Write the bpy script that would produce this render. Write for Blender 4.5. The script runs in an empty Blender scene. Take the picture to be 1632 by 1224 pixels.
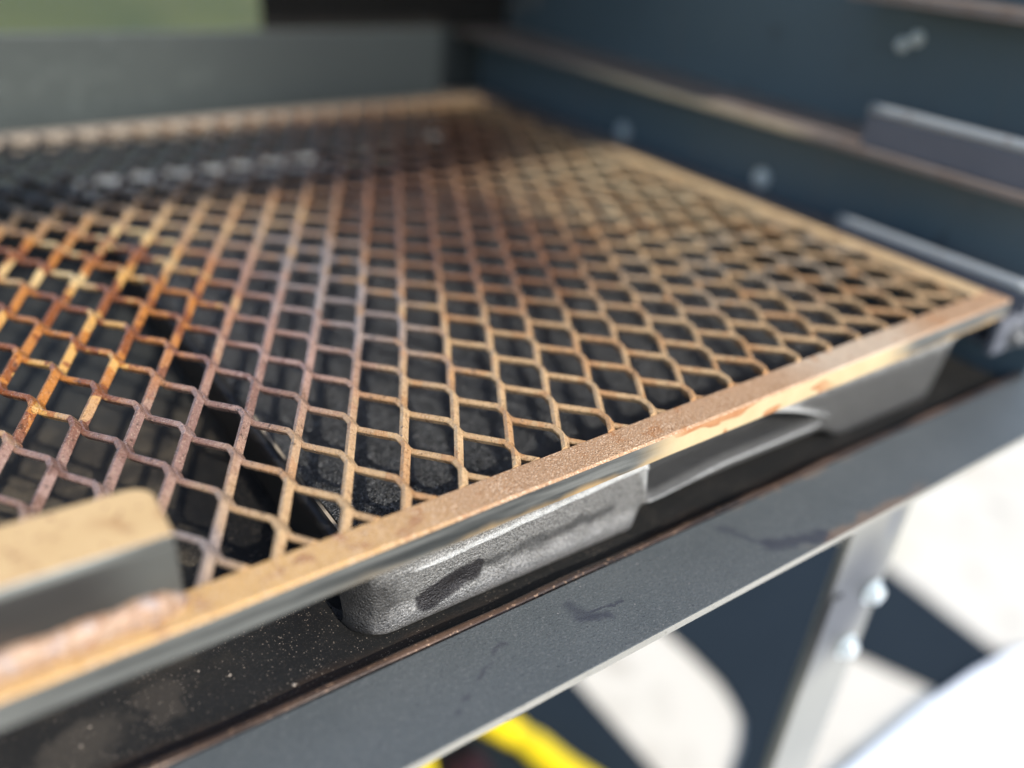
import bpy, bmesh, math, random
from mathutils import Vector, Matrix
random.seed(7)
S = bpy.context.scene
COL = S.collection
R_ = math.radians
Z0 = 0.8                      # height of the cooking grate above the ground; all coordinates below are relative to it

# ------------------------------------------------------------------ camera
CV = ((0.81681, -0.57191, 0.07575), (-0.23225, -0.44617, -0.86429), (0.52809, 0.68836, -0.49726))
CP = (-0.022916, -0.398189, 0.194008 + Z0)
cd = bpy.data.cameras.new('camera')
cam = bpy.data.objects.new('camera', cd)
COL.objects.link(cam)
cam.matrix_world = Matrix(((CV[0][0], -CV[1][0], -CV[2][0], CP[0]),
                           (CV[0][1], -CV[1][1], -CV[2][1], CP[1]),
                           (CV[0][2], -CV[1][2], -CV[2][2], CP[2]),
                           (0, 0, 0, 1)))
cd.sensor_width = 36
cd.lens = 1341.7 / 1632 * 36
cd.clip_start = 0.01
cd.clip_end = 2000
cd.dof.use_dof = True
cd.dof.focus_distance = 0.340
cd.dof.aperture_fstop = 2.1
S.camera = cam

# ------------------------------------------------------------------ sky, sun, exposure
SUN_EL, SUN_AZ = 38.0, 179.3          # azimuth clockwise from +Y
w = bpy.data.worlds.new('World')
S.world = w
w.use_nodes = True
sk = w.node_tree.nodes.new('ShaderNodeTexSky')
sk.sky_type = 'NISHITA'
sk.sun_disc = False
sk.sun_elevation = R_(SUN_EL)
sk.sun_rotation = R_(SUN_AZ)
bg = w.node_tree.nodes['Background']
w.node_tree.links.new(sk.outputs[0], bg.inputs[0])
bg.inputs[1].default_value = 0.15
sl = bpy.data.lights.new('sun', 'SUN')
sl.energy = 2.2
sl.angle = R_(1.0)
sl.color = (1.0, 0.94, 0.85)
so = bpy.data.objects.new('sun', sl)
COL.objects.link(so)
sv = Vector((math.sin(R_(SUN_AZ)) * math.cos(R_(SUN_EL)), math.cos(R_(SUN_AZ)) * math.cos(R_(SUN_EL)), math.sin(R_(SUN_EL))))
so.rotation_euler = sv.to_track_quat('Z', 'Y').to_euler()
so.location = (0, -3, 4)
S.view_settings.view_transform = 'Standard'
S.view_settings.look = 'None'
S.view_settings.exposure = 1.4
S.view_settings.gamma = 1
S.cycles.max_bounces = 8
S.cycles.use_denoising = True

# ------------------------------------------------------------------ node helper
class NT:
    def __init__(s, name):
        s.m = bpy.data.materials.new(name)
        s.m.use_nodes = True
        s.t = s.m.node_tree
        s.b = s.t.nodes['Principled BSDF']
        g = s.n('ShaderNodeNewGeometry')
        s.P = s.vm('SUBTRACT', g.outputs['Position'], (0, 0, Z0))
    def n(s, k, **kw):
        x = s.t.nodes.new(k)
        for a, b in kw.items():
            setattr(x, a, b)
        return x
    def put(s, sock, v):
        if isinstance(v, bpy.types.NodeSocket):
            s.t.links.new(v, sock)
        else:
            try:
                sock.default_value = v
            except Exception:
                sock.default_value = (*v, 1)
    def vm(s, op, a, b=None, scale=None):
        x = s.n('ShaderNodeVectorMath', operation=op)
        s.put(x.inputs[0], a)
        if b is not None:
            s.put(x.inputs[1], b)
        if scale is not None:
            s.put(x.inputs['Scale'], scale)
        return x.outputs['Value'] if op in ('LENGTH', 'DOT_PRODUCT', 'DISTANCE') else x.outputs[0]
    def ma(s, op, a, b=0.0, c=None, clamp=False):
        x = s.n('ShaderNodeMath', operation=op, use_clamp=clamp)
        s.put(x.inputs[0], a)
        s.put(x.inputs[1], b)
        if c is not None:
            s.put(x.inputs[2], c)
        return x.outputs[0]
    def noise(s, scale, detail=3, rough=0.55, vec=None, color=False, dist=0.0):
        x = s.n('ShaderNodeTexNoise')
        s.put(x.inputs['Vector'], s.P if vec is None else vec)
        x.inputs['Scale'].default_value = scale
        x.inputs['Detail'].default_value = detail
        x.inputs['Roughness'].default_value = rough
        x.inputs['Distortion'].default_value = dist
        return x.outputs['Color' if color else 'Fac']
    def vor(s, scale, out='Distance', vec=None, rnd=1.0):
        x = s.n('ShaderNodeTexVoronoi')
        s.put(x.inputs['Vector'], s.P if vec is None else vec)
        x.inputs['Scale'].default_value = scale
        x.inputs['Randomness'].default_value = rnd
        return x.outputs[out]
    def step(s, v, lo, hi):
        x = s.n('ShaderNodeMapRange', interpolation_type='SMOOTHSTEP')
        s.put(x.inputs[0], v)
        s.put(x.inputs[1], lo)
        s.put(x.inputs[2], hi)
        return x.outputs[0]
    def mix(s, f, a, b, mode='MIX'):
        x = s.n('ShaderNodeMix', data_type='RGBA', blend_type=mode)
        s.put(x.inputs[0], f)
        s.put(x.inputs[6], a)
        s.put(x.inputs[7], b)
        return x.outputs[2]
    def warp(s, scale, amp):
        """position shifted by noise"""
        c = s.vm('SUBTRACT', s.noise(scale, 3, color=True), (0.5, 0.5, 0.5))
        return s.vm('ADD', s.P, s.vm('SCALE', c, scale=amp))
    def blob(s, c, r, soft=0.4, vec=None):
        d = s.vm('LENGTH', s.vm('DIVIDE', s.vm('SUBTRACT', s.P if vec is None else vec, c), r))
        return s.step(d, 1 + soft, max(0.0, 1 - soft))
    def seg(s, a, b, r0, r1, vec=None):
        """mask round the segment a-b (capsule)"""
        a, b = Vector(a), Vector(b)
        ab = b - a
        p = s.vm('SUBTRACT', s.P if vec is None else vec, a)
        t = s.ma('DIVIDE', s.vm('DOT_PRODUCT', p, ab), ab.length_squared, clamp=True)
        d = s.vm('LENGTH', s.vm('SUBTRACT', p, s.vm('SCALE', tuple(ab), scale=t)))
        return s.step(d, r1, r0)
    def sep(s, v=None):
        x = s.n('ShaderNodeSeparateXYZ')
        s.put(x.inputs[0], s.P if v is None else v)
        return x.outputs
    def bump(s, h, strength, dist, prev=None):
        x = s.n('ShaderNodeBump')
        s.put(x.inputs['Height'], h)
        x.inputs['Strength'].default_value = strength
        x.inputs['Distance'].default_value = dist
        if prev is not None:
            s.put(x.inputs['Normal'], prev)
        return x.outputs[0]
    def out(s, color, rough=0.6, metal=0.0, normal=None, spec=0.5, coat=0.0):
        s.put(s.b.inputs['Base Color'], color)
        s.put(s.b.inputs['Roughness'], rough)
        s.put(s.b.inputs['Metallic'], metal)
        s.b.inputs['Specular IOR Level'].default_value = spec
        s.b.inputs['Coat Weight'].default_value = coat
        if normal is not None:
            s.put(s.b.inputs['Normal'], normal)
        return s.m

# ------------------------------------------------------------------ materials
def m_mesh():
    t = NT('heat_tinted_rusty_steel')
    W = t.warp(30, 0.055)
    cell = t.sep(t.vor(62, 'Color', W))                                               # patchy change from strand to strand
    r0, r1 = cell[0], cell[1]
    c = t.mix(t.noise(60, 4), (0.37, 0.230, 0.118), (0.52, 0.350, 0.185))              # tan rust bloom
    c = t.mix(t.ma('MULTIPLY', t.step(r0, 0.66, 0.76), 0.75), c, (0.40, 0.21, 0.09))
    c = t.mix(t.ma('MULTIPLY', t.step(t.noise(170, 3), 0.54, 0.68), 0.7), c, (0.34, 0.19, 0.095))
    pale = t.mix(t.noise(70, 3), (0.46, 0.335, 0.195), (0.60, 0.46, 0.28))
    c = t.mix(t.ma('MULTIPLY', t.blob((0.42, 0.06, 0), (0.085, 0.16, 1), 0.5, W), t.step(r1, 0.25, 0.6)), c, pale)
    purple = t.mix(r0, (0.185, 0.100, 0.078), (0.32, 0.205, 0.170))
    c = t.mix(t.blob((0.01, -0.005, 0), (0.150, 0.135, 1), 0.22, W), c, purple)
    red = t.mix(r0, (0.105, 0.048, 0.028), (0.235, 0.105, 0.052))
    c = t.mix(t.blob((0.255, 0.045, 0), (0.072, 0.130, 1), 0.4, W), c, red)
    c = t.mix(t.blob((0.30, 0.25, 0), (0.150, 0.130, 1), 0.4, W), c, red)
    grey = t.mix(t.noise(120, 3), (0.19, 0.145, 0.13), (0.30, 0.25, 0.23))              # bare steel streaks and the handle's painted shadow
    c = t.mix(t.ma('MULTIPLY', t.blob((0.155, 0.01, 0), (0.034, 0.10, 1), 0.5, W), t.step(r1, 0.3, 0.55)), c, grey)
    c = t.mix(t.blob((0.0, -0.165, 0), (0.042, 0.036, 1), 0.3, W), c, grey)  # handle's shadow painted grey on the mesh behind it
    c = t.mix(t.ma('MULTIPLY', t.blob((0.40, -0.09, 0), (0.10, 0.05, 1), 0.6, W), t.step(r1, 0.45, 0.7)), c, (0.34, 0.265, 0.19))
    orange = t.mix(t.step(r0, 0.30, 0.42), (0.21, 0.062, 0.018), (0.42, 0.160, 0.034))
    orange = t.mix(t.step(r0, 0.74, 0.82), orange, (0.56, 0.31, 0.09))
    orange = t.mix(t.step(t.noise(140, 3), 0.58, 0.68), orange, (0.25, 0.085, 0.026))
    c = t.mix(t.blob((-0.012, 0.05, 0), (0.120, 0.118, 1), 0.22, W), c, orange)
    c = t.mix(t.ma('MULTIPLY', t.blob((0.055, 0.105, 0), (0.055, 0.05, 1), 0.35, W), t.step(r1, 0.62, 0.74)), c, (0.60, 0.43, 0.20))
    near_black = t.mix(t.noise(70, 3), (0.010, 0.0095, 0.009), (0.036, 0.032, 0.029))
    c = t.mix(t.blob((0.01, 0.29, 0), (0.17, 0.105, 1), 0.22, W), c, near_black)  # near-black tone towards the back left
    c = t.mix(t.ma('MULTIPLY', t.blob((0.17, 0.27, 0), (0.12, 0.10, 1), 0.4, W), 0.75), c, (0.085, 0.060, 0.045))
    f = t.noise(1500, 2)
    c = t.mix(t.step(f, 0.56, 0.72), c, t.mix(0.4, c, (0.75, 0.60, 0.42)))
    c = t.mix(t.step(t.noise(900, 2), 0.58, 0.70), c, t.mix(0.6, c, (0.05, 0.028, 0.016)))
    c = t.mix(t.ma('MULTIPLY', t.step(t.noise(260, 4, 0.7), 0.60, 0.66), 0.7), c, (0.035, 0.024, 0.018))   # burnt crumbs
    b = t.bump(t.noise(260, 4, 0.7), 0.5, 0.0010)
    b = t.bump(t.noise(700, 3), 0.35, 0.0006, b)
    b = t.bump(f, 0.5, 0.00035, b)
    return t.out(c, t.step(t.noise(300, 2), 0.15, 1.0), 0.12, b, 0.5)

def m_rust(name='granular_rust', k=1.0):
    t = NT(name)
    X = t.sep()
    c = t.mix(t.noise(45, 4), (0.255, 0.145, 0.075), (0.39, 0.235, 0.128))
    W = t.warp(40, 0.03)
    gold = t.mix(t.noise(110, 3), (0.44, 0.25, 0.085), (0.55, 0.34, 0.13))
    c = t.mix(t.blob((-0.02, -0.2, 0), (0.11, 0.05, 0.2), 0.5, W), c, gold)
    c = t.mix(t.blob((0.355, -0.19, 0), (0.05, 0.02, 0.1), 0.4, W), c, (0.42, 0.33, 0.24))
    c = t.mix(t.step(t.noise(95, 3), 0.56, 0.68), c, (0.30, 0.14, 0.055))
    f = t.vor(1500)
    c = t.mix(t.step(t.noise(1300, 2), 0.5, 0.72), c, (0.60, 0.44, 0.31))
    c = t.mix(t.step(t.noise(1100, 2), 0.56, 0.72), c, (0.17, 0.085, 0.04))
    b = t.bump(t.noise(180, 3), 0.3, 0.001)
    b = t.bump(f, 0.75, 0.0005, b)
    return t.out(c, 0.62, 0.0, b, 0.45)

def m_barface():
    t = NT('mill_scale_steel')
    X = t.sep()
    SX = t.vm('MULTIPLY', t.P, (0.10, 1, 1.6))
    c = t.mix(t.step(t.noise(120, 4, 0.6, SX), 0.32, 0.68), (0.022, 0.0245, 0.0245), (0.125, 0.128, 0.120))
    W = t.sep(t.warp(30, 0.012))
    cream = t.mix(t.noise(70, 3), (0.42, 0.31, 0.165), (0.55, 0.43, 0.26))
    edge = t.mix(t.noise(90, 3, 0.5, SX), (0.28, 0.175, 0.075), (0.40, 0.28, 0.14))
    zz = t.ma('SUBTRACT', W[2], t.ma('MULTIPLY', X[0], 0.02625))
    c = t.mix(t.ma('MULTIPLY', t.step(zz, -0.0085, -0.0135), t.step(X[0], 0.045, 0.14)), c, edge)
    c = t.mix(t.ma('MULTIPLY', t.step(W[0], 0.19, 0.225), t.step(W[0], 0.40, 0.365)), c, cream)
    flake = t.step(t.noise(55, 2, 0.4, t.vm('MULTIPLY', t.P, (0.7, 1, 1.6))), 0.545, 0.558)
    flake = t.ma('MULTIPLY', flake, t.ma('MULTIPLY', t.step(X[0], 0.21, 0.225), t.step(X[0], 0.335, 0.31)))
    c = t.mix(flake, c, t.mix(t.noise(200, 2), (0.30, 0.105, 0.035), (0.42, 0.235, 0.11)))
    b = t.bump(t.noise(500, 3), 0.2, 0.0005)
    b = t.bump(flake, 0.5, 0.0004, b)
    return t.out(c, 0.42, 0.25, b, 0.5)

def m_pan():
    t = NT('hammered_grey_enamel')
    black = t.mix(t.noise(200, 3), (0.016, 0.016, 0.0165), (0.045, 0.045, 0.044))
    worn = t.mix(t.step(t.noise(1500, 2), 0.28, 0.66), (0.022, 0.0215, 0.021), (0.33, 0.322, 0.308))  # bright tone for the light painted on the outer faces
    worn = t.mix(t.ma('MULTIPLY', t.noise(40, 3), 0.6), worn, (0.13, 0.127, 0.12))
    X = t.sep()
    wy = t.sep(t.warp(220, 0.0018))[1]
    outer_lit = t.step(wy, -0.1795, -0.1820)                                   # shade painted in: grip recess black, outermost faces bright
    outer_lit = t.ma('MULTIPLY', outer_lit, t.ma('ADD', 0.38, t.ma('MULTIPLY', t.step(X[0], 0.232, 0.222), 0.62)))
    c = t.mix(outer_lit, black, worn)
    c = t.mix(t.step(wy, -0.1850, -0.1862), c, (0.38, 0.38, 0.37))        # highlight painted along the ridges
    W = t.warp(130, 0.012)
    c = t.mix(t.seg((0.109, -0.185, -0.052), (0.131, -0.185, -0.047), 0.0048, 0.0072, t.warp(260, 0.005)), c, (0.020, 0.018, 0.019))
    c = t.mix(t.ma('MULTIPLY', t.seg((0.140, -0.185, -0.047), (0.205, -0.185, -0.0445), 0.0015, 0.0055, W), 0.75), c, (0.03, 0.03, 0.03))
    c = t.mix(t.ma('MULTIPLY', t.blob((0.083, -0.183, -0.046), (0.014, 0.03, 0.012), 0.5, W), 0.8), c, (0.035, 0.033, 0.032))
    b = t.bump(t.noise(1000, 2), 1.0, 0.0013)
    b = t.bump(t.noise(2300, 2), 0.6, 0.0004, b)
    return t.out(c, 0.42, 0.35, b, 0.6)

def m_grit():
    t = NT('black_grit')
    cell = t.vor(1400, 'Color')
    v = t.sep(cell)[0]
    c = t.mix(t.ma('POWER', v, 2.2), (0.006, 0.0064, 0.0066), (0.110, 0.114, 0.116))
    c = t.mix(t.step(v, 0.95, 0.97), c, (0.22, 0.22, 0.22))
    c = t.mix(t.ma('MULTIPLY', t.step(t.noise(26, 3), 0.5, 0.75), 0.3), c, (0.024, 0.025, 0.025))
    b = t.bump(t.vor(1400), 1.0, 0.0014)
    b = t.bump(t.noise(300, 2), 0.6, 0.002, b)
    return t.out(c, 0.30, 0.0, b, 0.6)

def m_floor():
    t = NT('sooty_tray_steel')
    c = t.mix(t.noise(30, 4), (0.006, 0.007, 0.007), (0.018, 0.0175, 0.0165))
    W = t.warp(30, 0.06)
    dust = t.mix(t.noise(55, 4), (0.046, 0.038, 0.027), (0.082, 0.068, 0.049))
    dust = t.mix(t.step(t.noise(48, 4, 0.65), 0.45, 0.6), (0.030, 0.026, 0.021), dust)
    c = t.mix(t.blob((-0.02, 0.0, -0.066), (0.115, 0.135, 1), 0.4, W), c, dust)
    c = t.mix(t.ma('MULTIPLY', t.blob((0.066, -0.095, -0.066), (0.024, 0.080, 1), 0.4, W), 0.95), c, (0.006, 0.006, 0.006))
    c = t.mix(t.blob((0.10, 0.14, -0.066), (0.3, 0.11, 1), 0.5, W), c, (0.030, 0.032, 0.031))
    c = t.mix(t.ma('MULTIPLY', t.blob((-0.02, -0.18, -0.066), (0.016, 0.011, 1), 0.35, W), 0.8), c, (0.05, 0.044, 0.036))
    c = t.mix(t.ma('MULTIPLY', t.blob((0.008, -0.172, -0.066), (0.008, 0.010, 1), 0.35, W), 0.7), c, (0.045, 0.039, 0.032))
    rust = t.ma('MULTIPLY', t.step(t.sep(t.warp(60, 0.01))[1], -0.182, -0.197), t.step(t.noise(40, 4, 0.6, t.vm('MULTIPLY', t.P, (0.15, 1, 1))), 0.40, 0.62))
    rust = t.ma('MULTIPLY', rust, t.step(t.sep()[0], 0.45, 0.38))
    c = t.mix(t.ma('MULTIPLY', rust, 0.8), c, (0.085, 0.046, 0.026))
    d = t.vor(1000)
    r = t.sep(t.vor(1000, 'Color'))[0]
    dots = t.ma('MULTIPLY', t.step(d, 0.30, 0.18), t.step(t.ma('ADD', r, t.ma('MULTIPLY', t.noise(42, 3, 0.7), 1.6)), 1.60, 1.66))
    c = t.mix(t.ma('MULTIPLY', dots, 0.7), c, (0.24, 0.20, 0.16))
    d2 = t.vor(2200)
    r2 = t.sep(t.vor(2200, 'Color'))[1]
    c = t.mix(t.ma('MULTIPLY', t.step(d2, 0.35, 0.2), t.step(r2, 0.72, 0.8)), c, (0.07, 0.058, 0.047))
    b = t.bump(t.noise(700, 3), 0.5, 0.0006)
    b = t.bump(t.noise(60, 3), 0.25, 0.003, b)
    return t.out(c, 0.62, 0.0, b, 0.22)

def m_lip():
    t = NT('coppery_heat_stained_edge')
    S_ = t.vm('MULTIPLY', t.P, (0.2, 1, 1))
    c = t.mix(t.step(t.noise(70, 4, 0.6, S_), 0.35, 0.65), (0.022, 0.017, 0.015), (0.105, 0.062, 0.040))
    c = t.mix(t.step(t.noise(600, 2), 0.6, 0.7), c, (0.28, 0.18, 0.115))
    return t.out(c, 0.42, 0.3, t.bump(t.noise(500, 3), 0.35, 0.0005))

def m_backbar():
    t = NT('pale_dry_rust')
    c = t.mix(t.noise(50, 4), (0.22, 0.18, 0.135), (0.29, 0.24, 0.185))
    c = t.mix(t.step(t.sep(t.warp(12, 0.1))[0], 0.20, 0.40), c, (0.07, 0.06, 0.05))  # right end's fade into shade painted into the colour
    return t.out(c, 0.55, 0.0, t.bump(t.noise(400, 3), 0.3, 0.0008))

def m_lining():
    t = NT('ash_streaked_soot')
    X = t.sep(t.warp(60, 0.02))
    f = t.ma('MULTIPLY', t.step(X[2], -0.036, -0.030), t.step(t.noise(45, 3), 0.42, 0.6))
    f = t.ma('MULTIPLY', f, t.step(X[1], -0.045, -0.065))
    c = t.mix(f, t.mix(t.noise(90, 3), (0.008, 0.008, 0.008), (0.03, 0.027, 0.024)), (0.36, 0.30, 0.23))
    return t.out(c, 0.6, 0.0, t.bump(t.noise(500, 3), 0.4, 0.0006))

def m_sidebar():
    t = NT('dry_tan_rust')
    c = t.mix(t.noise(60, 4), (0.36, 0.25, 0.135), (0.50, 0.36, 0.20))
    c = t.mix(t.step(t.noise(130, 3), 0.56, 0.70), c, (0.28, 0.17, 0.085))
    c = t.mix(t.step(t.sep(t.warp(14, 0.08))[1], 0.10, 0.22), c, (0.07, 0.048, 0.036))  # far end darkened: its shadow is put into the colour
    return t.out(c, 0.6, 0.0, t.bump(t.noise(500, 3), 0.4, 0.0007))

def m_flange():
    t = NT('dusty_blue_grey_paint')
    c = t.mix(t.noise(26, 4), (0.052, 0.060, 0.062), (0.080, 0.088, 0.089))
    c = t.mix(t.step(t.noise(1100, 2), 0.52, 0.75), c, (0.105, 0.110, 0.110))
    c = t.mix(t.step(t.noise(800, 2), 0.58, 0.72), c, (0.038, 0.042, 0.048))
    W = t.warp(90, 0.010)
    dark = (0.030, 0.033, 0.043)
    st = t.seg((0.158, -0.2135, -0.055), (0.1625, -0.222, -0.055), 0.0004, 0.0050, W)
    c = t.mix(t.ma('MULTIPLY', st, 0.7), c, dark)
    st = t.seg((0.1575, -0.2225, -0.055), (0.167, -0.2255, -0.055), 0.0004, 0.0042, W)
    c = t.mix(t.ma('MULTIPLY', st, 0.85), c, dark)
    st = t.seg((0.163, -0.2195, -0.055), (0.178, -0.2225, -0.055), 0.0004, 0.0012, W)
    c = t.mix(t.ma('MULTIPLY', st, 0.9), c, dark)
    st = t.seg((0.09, -0.234, -0.055), (0.124, -0.2165, -0.055), 0.0002, 0.0018, W)
    c = t.mix(t.ma('MULTIPLY', st, 0.75), c, (0.04, 0.042, 0.05))
    st = t.seg((0.252, -0.212, -0.055), (0.263, -0.2305, -0.055), 0.0002, 0.0045, W)
    c = t.mix(t.ma('MULTIPLY', st, 0.55), c, dark)
    st = t.seg((0.262, -0.2315, -0.055), (0.292, -0.241, -0.055), 0.0010, 0.0062, W)
    c = t.mix(t.ma('MULTIPLY', st, 0.85), c, dark)
    X = t.sep(t.warp(60, 0.015))
    rs = t.ma('MULTIPLY', t.step(X[1], -0.2385, -0.2425), t.ma('MULTIPLY', t.step(X[0], 0.27, 0.30), t.step(X[0], 0.385, 0.35)))
    c = t.mix(t.ma('MULTIPLY', rs, 0.35), c, (0.24, 0.14, 0.075))
    rs = t.ma('MULTIPLY', t.step(X[1], -0.2075, -0.2030), t.ma('MULTIPLY', t.step(X[0], 0.26, 0.29), t.step(X[0], 0.38, 0.33)))
    c = t.mix(t.ma('MULTIPLY', rs, 0.7), c, (0.27, 0.17, 0.10))
    sp = t.ma('MULTIPLY', t.step(t.vor(450), 0.18, 0.10), t.step(t.sep(t.vor(450, 'Color'))[0], 0.97, 0.98))
    c = t.mix(sp, c, (0.22, 0.205, 0.195))
    b = t.bump(t.noise(1000, 2), 0.6, 0.0005)
    b = t.bump(t.noise(120, 3), 0.2, 0.001, b)
    return t.out(c, 0.52, 0.0, b, 0.45)

def m_flange_edge():
    t = NT('sheared_steel_edge')
    S_ = t.vm('MULTIPLY', t.P, (0.1, 1, 1))
    c = t.mix(t.noise(120, 4, 0.6, S_), (0.18, 0.175, 0.155), (0.28, 0.27, 0.24))
    c = t.mix(t.step(t.noise(500, 2), 0.62, 0.74), c, (0.15, 0.14, 0.12))
    return t.out(c, 0.5, 0.2, t.bump(t.noise(700, 2), 0.4, 0.0005))

def m_paint():
    t = NT('blue_black_paint')
    c = t.mix(t.noise(9, 3), (0.052, 0.078, 0.094), (0.074, 0.103, 0.120))
    c = t.mix(t.step(t.noise(40, 4), 0.6, 0.8), c, (0.040, 0.050, 0.056))
    D = t.vm('MULTIPLY', t.P, (1, 1, 0.12))
    c = t.mix(t.ma('MULTIPLY', t.step(t.noise(36, 4, 0.6, D), 0.54, 0.72), 0.5), c, (0.085, 0.092, 0.094))
    return t.out(c, t.ma('ADD', t.ma('MULTIPLY', t.noise(30, 3), 0.2), 0.30), 0.0, t.bump(t.noise(260, 3), 0.15, 0.0008), 0.4)

def m_backpaint():
    t = NT('dusty_grey_paint')
    c = t.mix(t.noise(12, 4), (0.026, 0.034, 0.034), (0.047, 0.056, 0.054))
    c = t.mix(t.step(t.noise(70, 3), 0.55, 0.75), c, (0.066, 0.078, 0.075))
    c = t.mix(t.step(t.sep()[0], 0.10, 0.38), c, (0.014, 0.019, 0.021))  # shade towards the right painted into the wall colour
    return t.out(c, 0.5, 0.0, t.bump(t.noise(200, 3), 0.3, 0.001), 0.45)

def m_ledge():
    t = NT('rusted_ledge_steel')
    c = t.mix(t.noise(30, 4), (0.15, 0.118, 0.10), (0.24, 0.20, 0.175))
    c = t.mix(t.step(t.noise(90, 3), 0.5, 0.7), c, (0.17, 0.115, 0.085))
    X = t.sep()
    tan = t.mix(t.noise(70, 3), (0.46, 0.36, 0.23), (0.58, 0.47, 0.31))
    e = t.ma('MULTIPLY', t.step(X[0], 0.5235, 0.5222), t.ma('MULTIPLY', t.step(X[1], -0.03, 0.01), t.step(X[1], 0.30, 0.15)))  # sunlit stretch of the front edge, painted tan
    c = t.mix(e, c, tan)
    return t.out(c, 0.5, 0.1, t.bump(t.noise(300, 3), 0.3, 0.001))

def m_worn():
    t = NT('worn_grey_steel')
    S_ = t.vm('MULTIPLY', t.P, (1, 0.2, 1))
    c = t.mix(t.noise(60, 4, 0.6, S_), (0.26, 0.275, 0.28), (0.42, 0.435, 0.435))
    c = t.mix(t.step(t.noise(120, 3), 0.6, 0.75), c, (0.2, 0.15, 0.11))
    return t.out(c, 0.45, 0.3, t.bump(t.noise(400, 3), 0.25, 0.0006))

def m_leg():
    t = NT('galvanised_leg_steel')
    c = t.mix(t.noise(14, 3), (0.15, 0.15, 0.135), (0.24, 0.235, 0.205))
    W = t.warp(18, 0.03)
    c = t.mix(t.blob((0.385, -0.22, -0.165), (0.03, 0.05, 0.05), 0.6, W), c, (0.055, 0.058, 0.064))
    c = t.mix(t.blob((0.408, -0.22, -0.105), (0.008, 0.05, 0.02), 0.6, W), c, (0.12, 0.125, 0.13))
    return t.out(c, 0.45, 0.3, t.bump(t.noise(200, 3), 0.2, 0.0008))

def m_zinc():
    t = NT('zinc_plated')
    c = t.mix(t.noise(200, 3), (0.50, 0.55, 0.56), (0.68, 0.73, 0.73))
    return t.out(c, 0.3, 0.6, t.bump(t.noise(600, 2), 0.15, 0.0004))

def m_boltdark():
    t = NT('painted_bolt_steel')
    c = t.mix(t.noise(200, 3), (0.12, 0.125, 0.13), (0.22, 0.22, 0.22))
    return t.out(c, 0.3, 0.4, t.bump(t.noise(600, 2), 0.2, 0.0004))

def m_weld():
    t = NT('fresh_weld_metal')
    c = t.mix(t.noise(160, 3), (0.22, 0.125, 0.072), (0.34, 0.24, 0.165))
    c = t.mix(t.step(t.noise(230, 3), 0.52, 0.66), c, (0.25, 0.195, 0.17))
    c = t.mix(t.step(t.noise(330, 4, 0.7), 0.55, 0.66), c, (0.20, 0.085, 0.04))
    b = t.bump(t.noise(330, 4, 0.7), 0.6, 0.0014)
    return t.out(c, 0.42, 0.15, b)

def m_handle_top():
    t = NT('ochre_rust_bloom')
    c = t.mix(t.noise(60, 4), (0.44, 0.29, 0.13), (0.56, 0.39, 0.20))
    c = t.mix(t.step(t.noise(75, 4, 0.6), 0.52, 0.68), c, (0.36, 0.21, 0.09))
    c = t.mix(t.step(t.noise(230, 3), 0.60, 0.70), c, (0.27, 0.15, 0.07))
    return t.out(c, 0.6, 0.0, t.bump(t.noise(900, 3), 0.5, 0.0005))

def m_handle_web():
    t = NT('dark_mill_scale')
    S_ = t.vm('MULTIPLY', t.P, (0.25, 1, 1))
    c = t.mix(t.noise(60, 3, 0.5, S_), (0.014, 0.0130, 0.0125), (0.036, 0.035, 0.033))
    X = t.sep()
    c = t.mix(t.step(X[2], 0.0222, 0.0238), c, (0.17, 0.18, 0.17))
    c = t.mix(t.ma('MULTIPLY', t.step(X[2], 0.014, 0.007), t.step(X[0], -0.02, -0.05)), c, (0.07, 0.045, 0.032))
    c = t.mix(t.step(t.sep(t.warp(20, 0.03))[0], -0.012, 0.016), c, (0.065, 0.067, 0.062))
    return t.out(c, 0.42, 0.3, t.bump(t.noise(500, 3), 0.2, 0.0006))

def m_concrete():
    t = NT('pale_concrete')
    c = t.mix(t.noise(3, 5), (0.48, 0.435, 0.355), (0.60, 0.555, 0.47))
    c = t.mix(t.step(t.noise(14, 4), 0.52, 0.75), c, (0.37, 0.33, 0.265))
    c = t.mix(t.step(t.noise(240, 2), 0.6, 0.75), c, (0.32, 0.30, 0.26))
    W = t.warp(9, 0.2)
    c = t.mix(t.ma('MULTIPLY', t.blob((1.7, 0.33, -0.8), (0.10, 0.14, 1), 0.7, W), 0.5), c, (0.40, 0.29, 0.16))
    c = t.mix(t.ma('MULTIPLY', t.blob((1.35, 0.28, -0.8), (0.12, 0.14, 1), 0.7, W), 0.4), c, (0.44, 0.38, 0.20))
    return t.out(c, 0.85, 0.0, t.bump(t.noise(120, 4), 0.4, 0.003), 0.3)

def m_lawn():
    t = NT('lawn_grass')
    c = t.mix(t.noise(1.3, 4), (0.080, 0.088, 0.020), (0.135, 0.125, 0.034))
    c = t.mix(t.step(t.noise(0.8, 3), 0.45, 0.65), c, (0.05, 0.058, 0.016))
    c = t.mix(t.step(t.noise(2.2, 3), 0.56, 0.70), c, (0.13, 0.10, 0.045))
    c = t.mix(t.noise(30, 4), c, (0.055, 0.068, 0.016))
    return t.out(c, 0.8, 0.0, t.bump(t.noise(60, 4), 1.0, 0.03), 0.2)

def m_dark_sheet():
    t = NT('dark_sheet_tone')
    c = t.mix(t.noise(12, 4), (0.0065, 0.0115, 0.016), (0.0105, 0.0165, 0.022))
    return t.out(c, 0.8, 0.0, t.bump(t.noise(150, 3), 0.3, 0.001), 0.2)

def m_plain(name, a, b, rough, scale=40, spec=0.5):
    t = NT(name)
    return t.out(t.mix(t.noise(scale, 3), a, b), rough, 0.0, t.bump(t.noise(scale * 6, 2), 0.15, 0.0006), spec)

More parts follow.
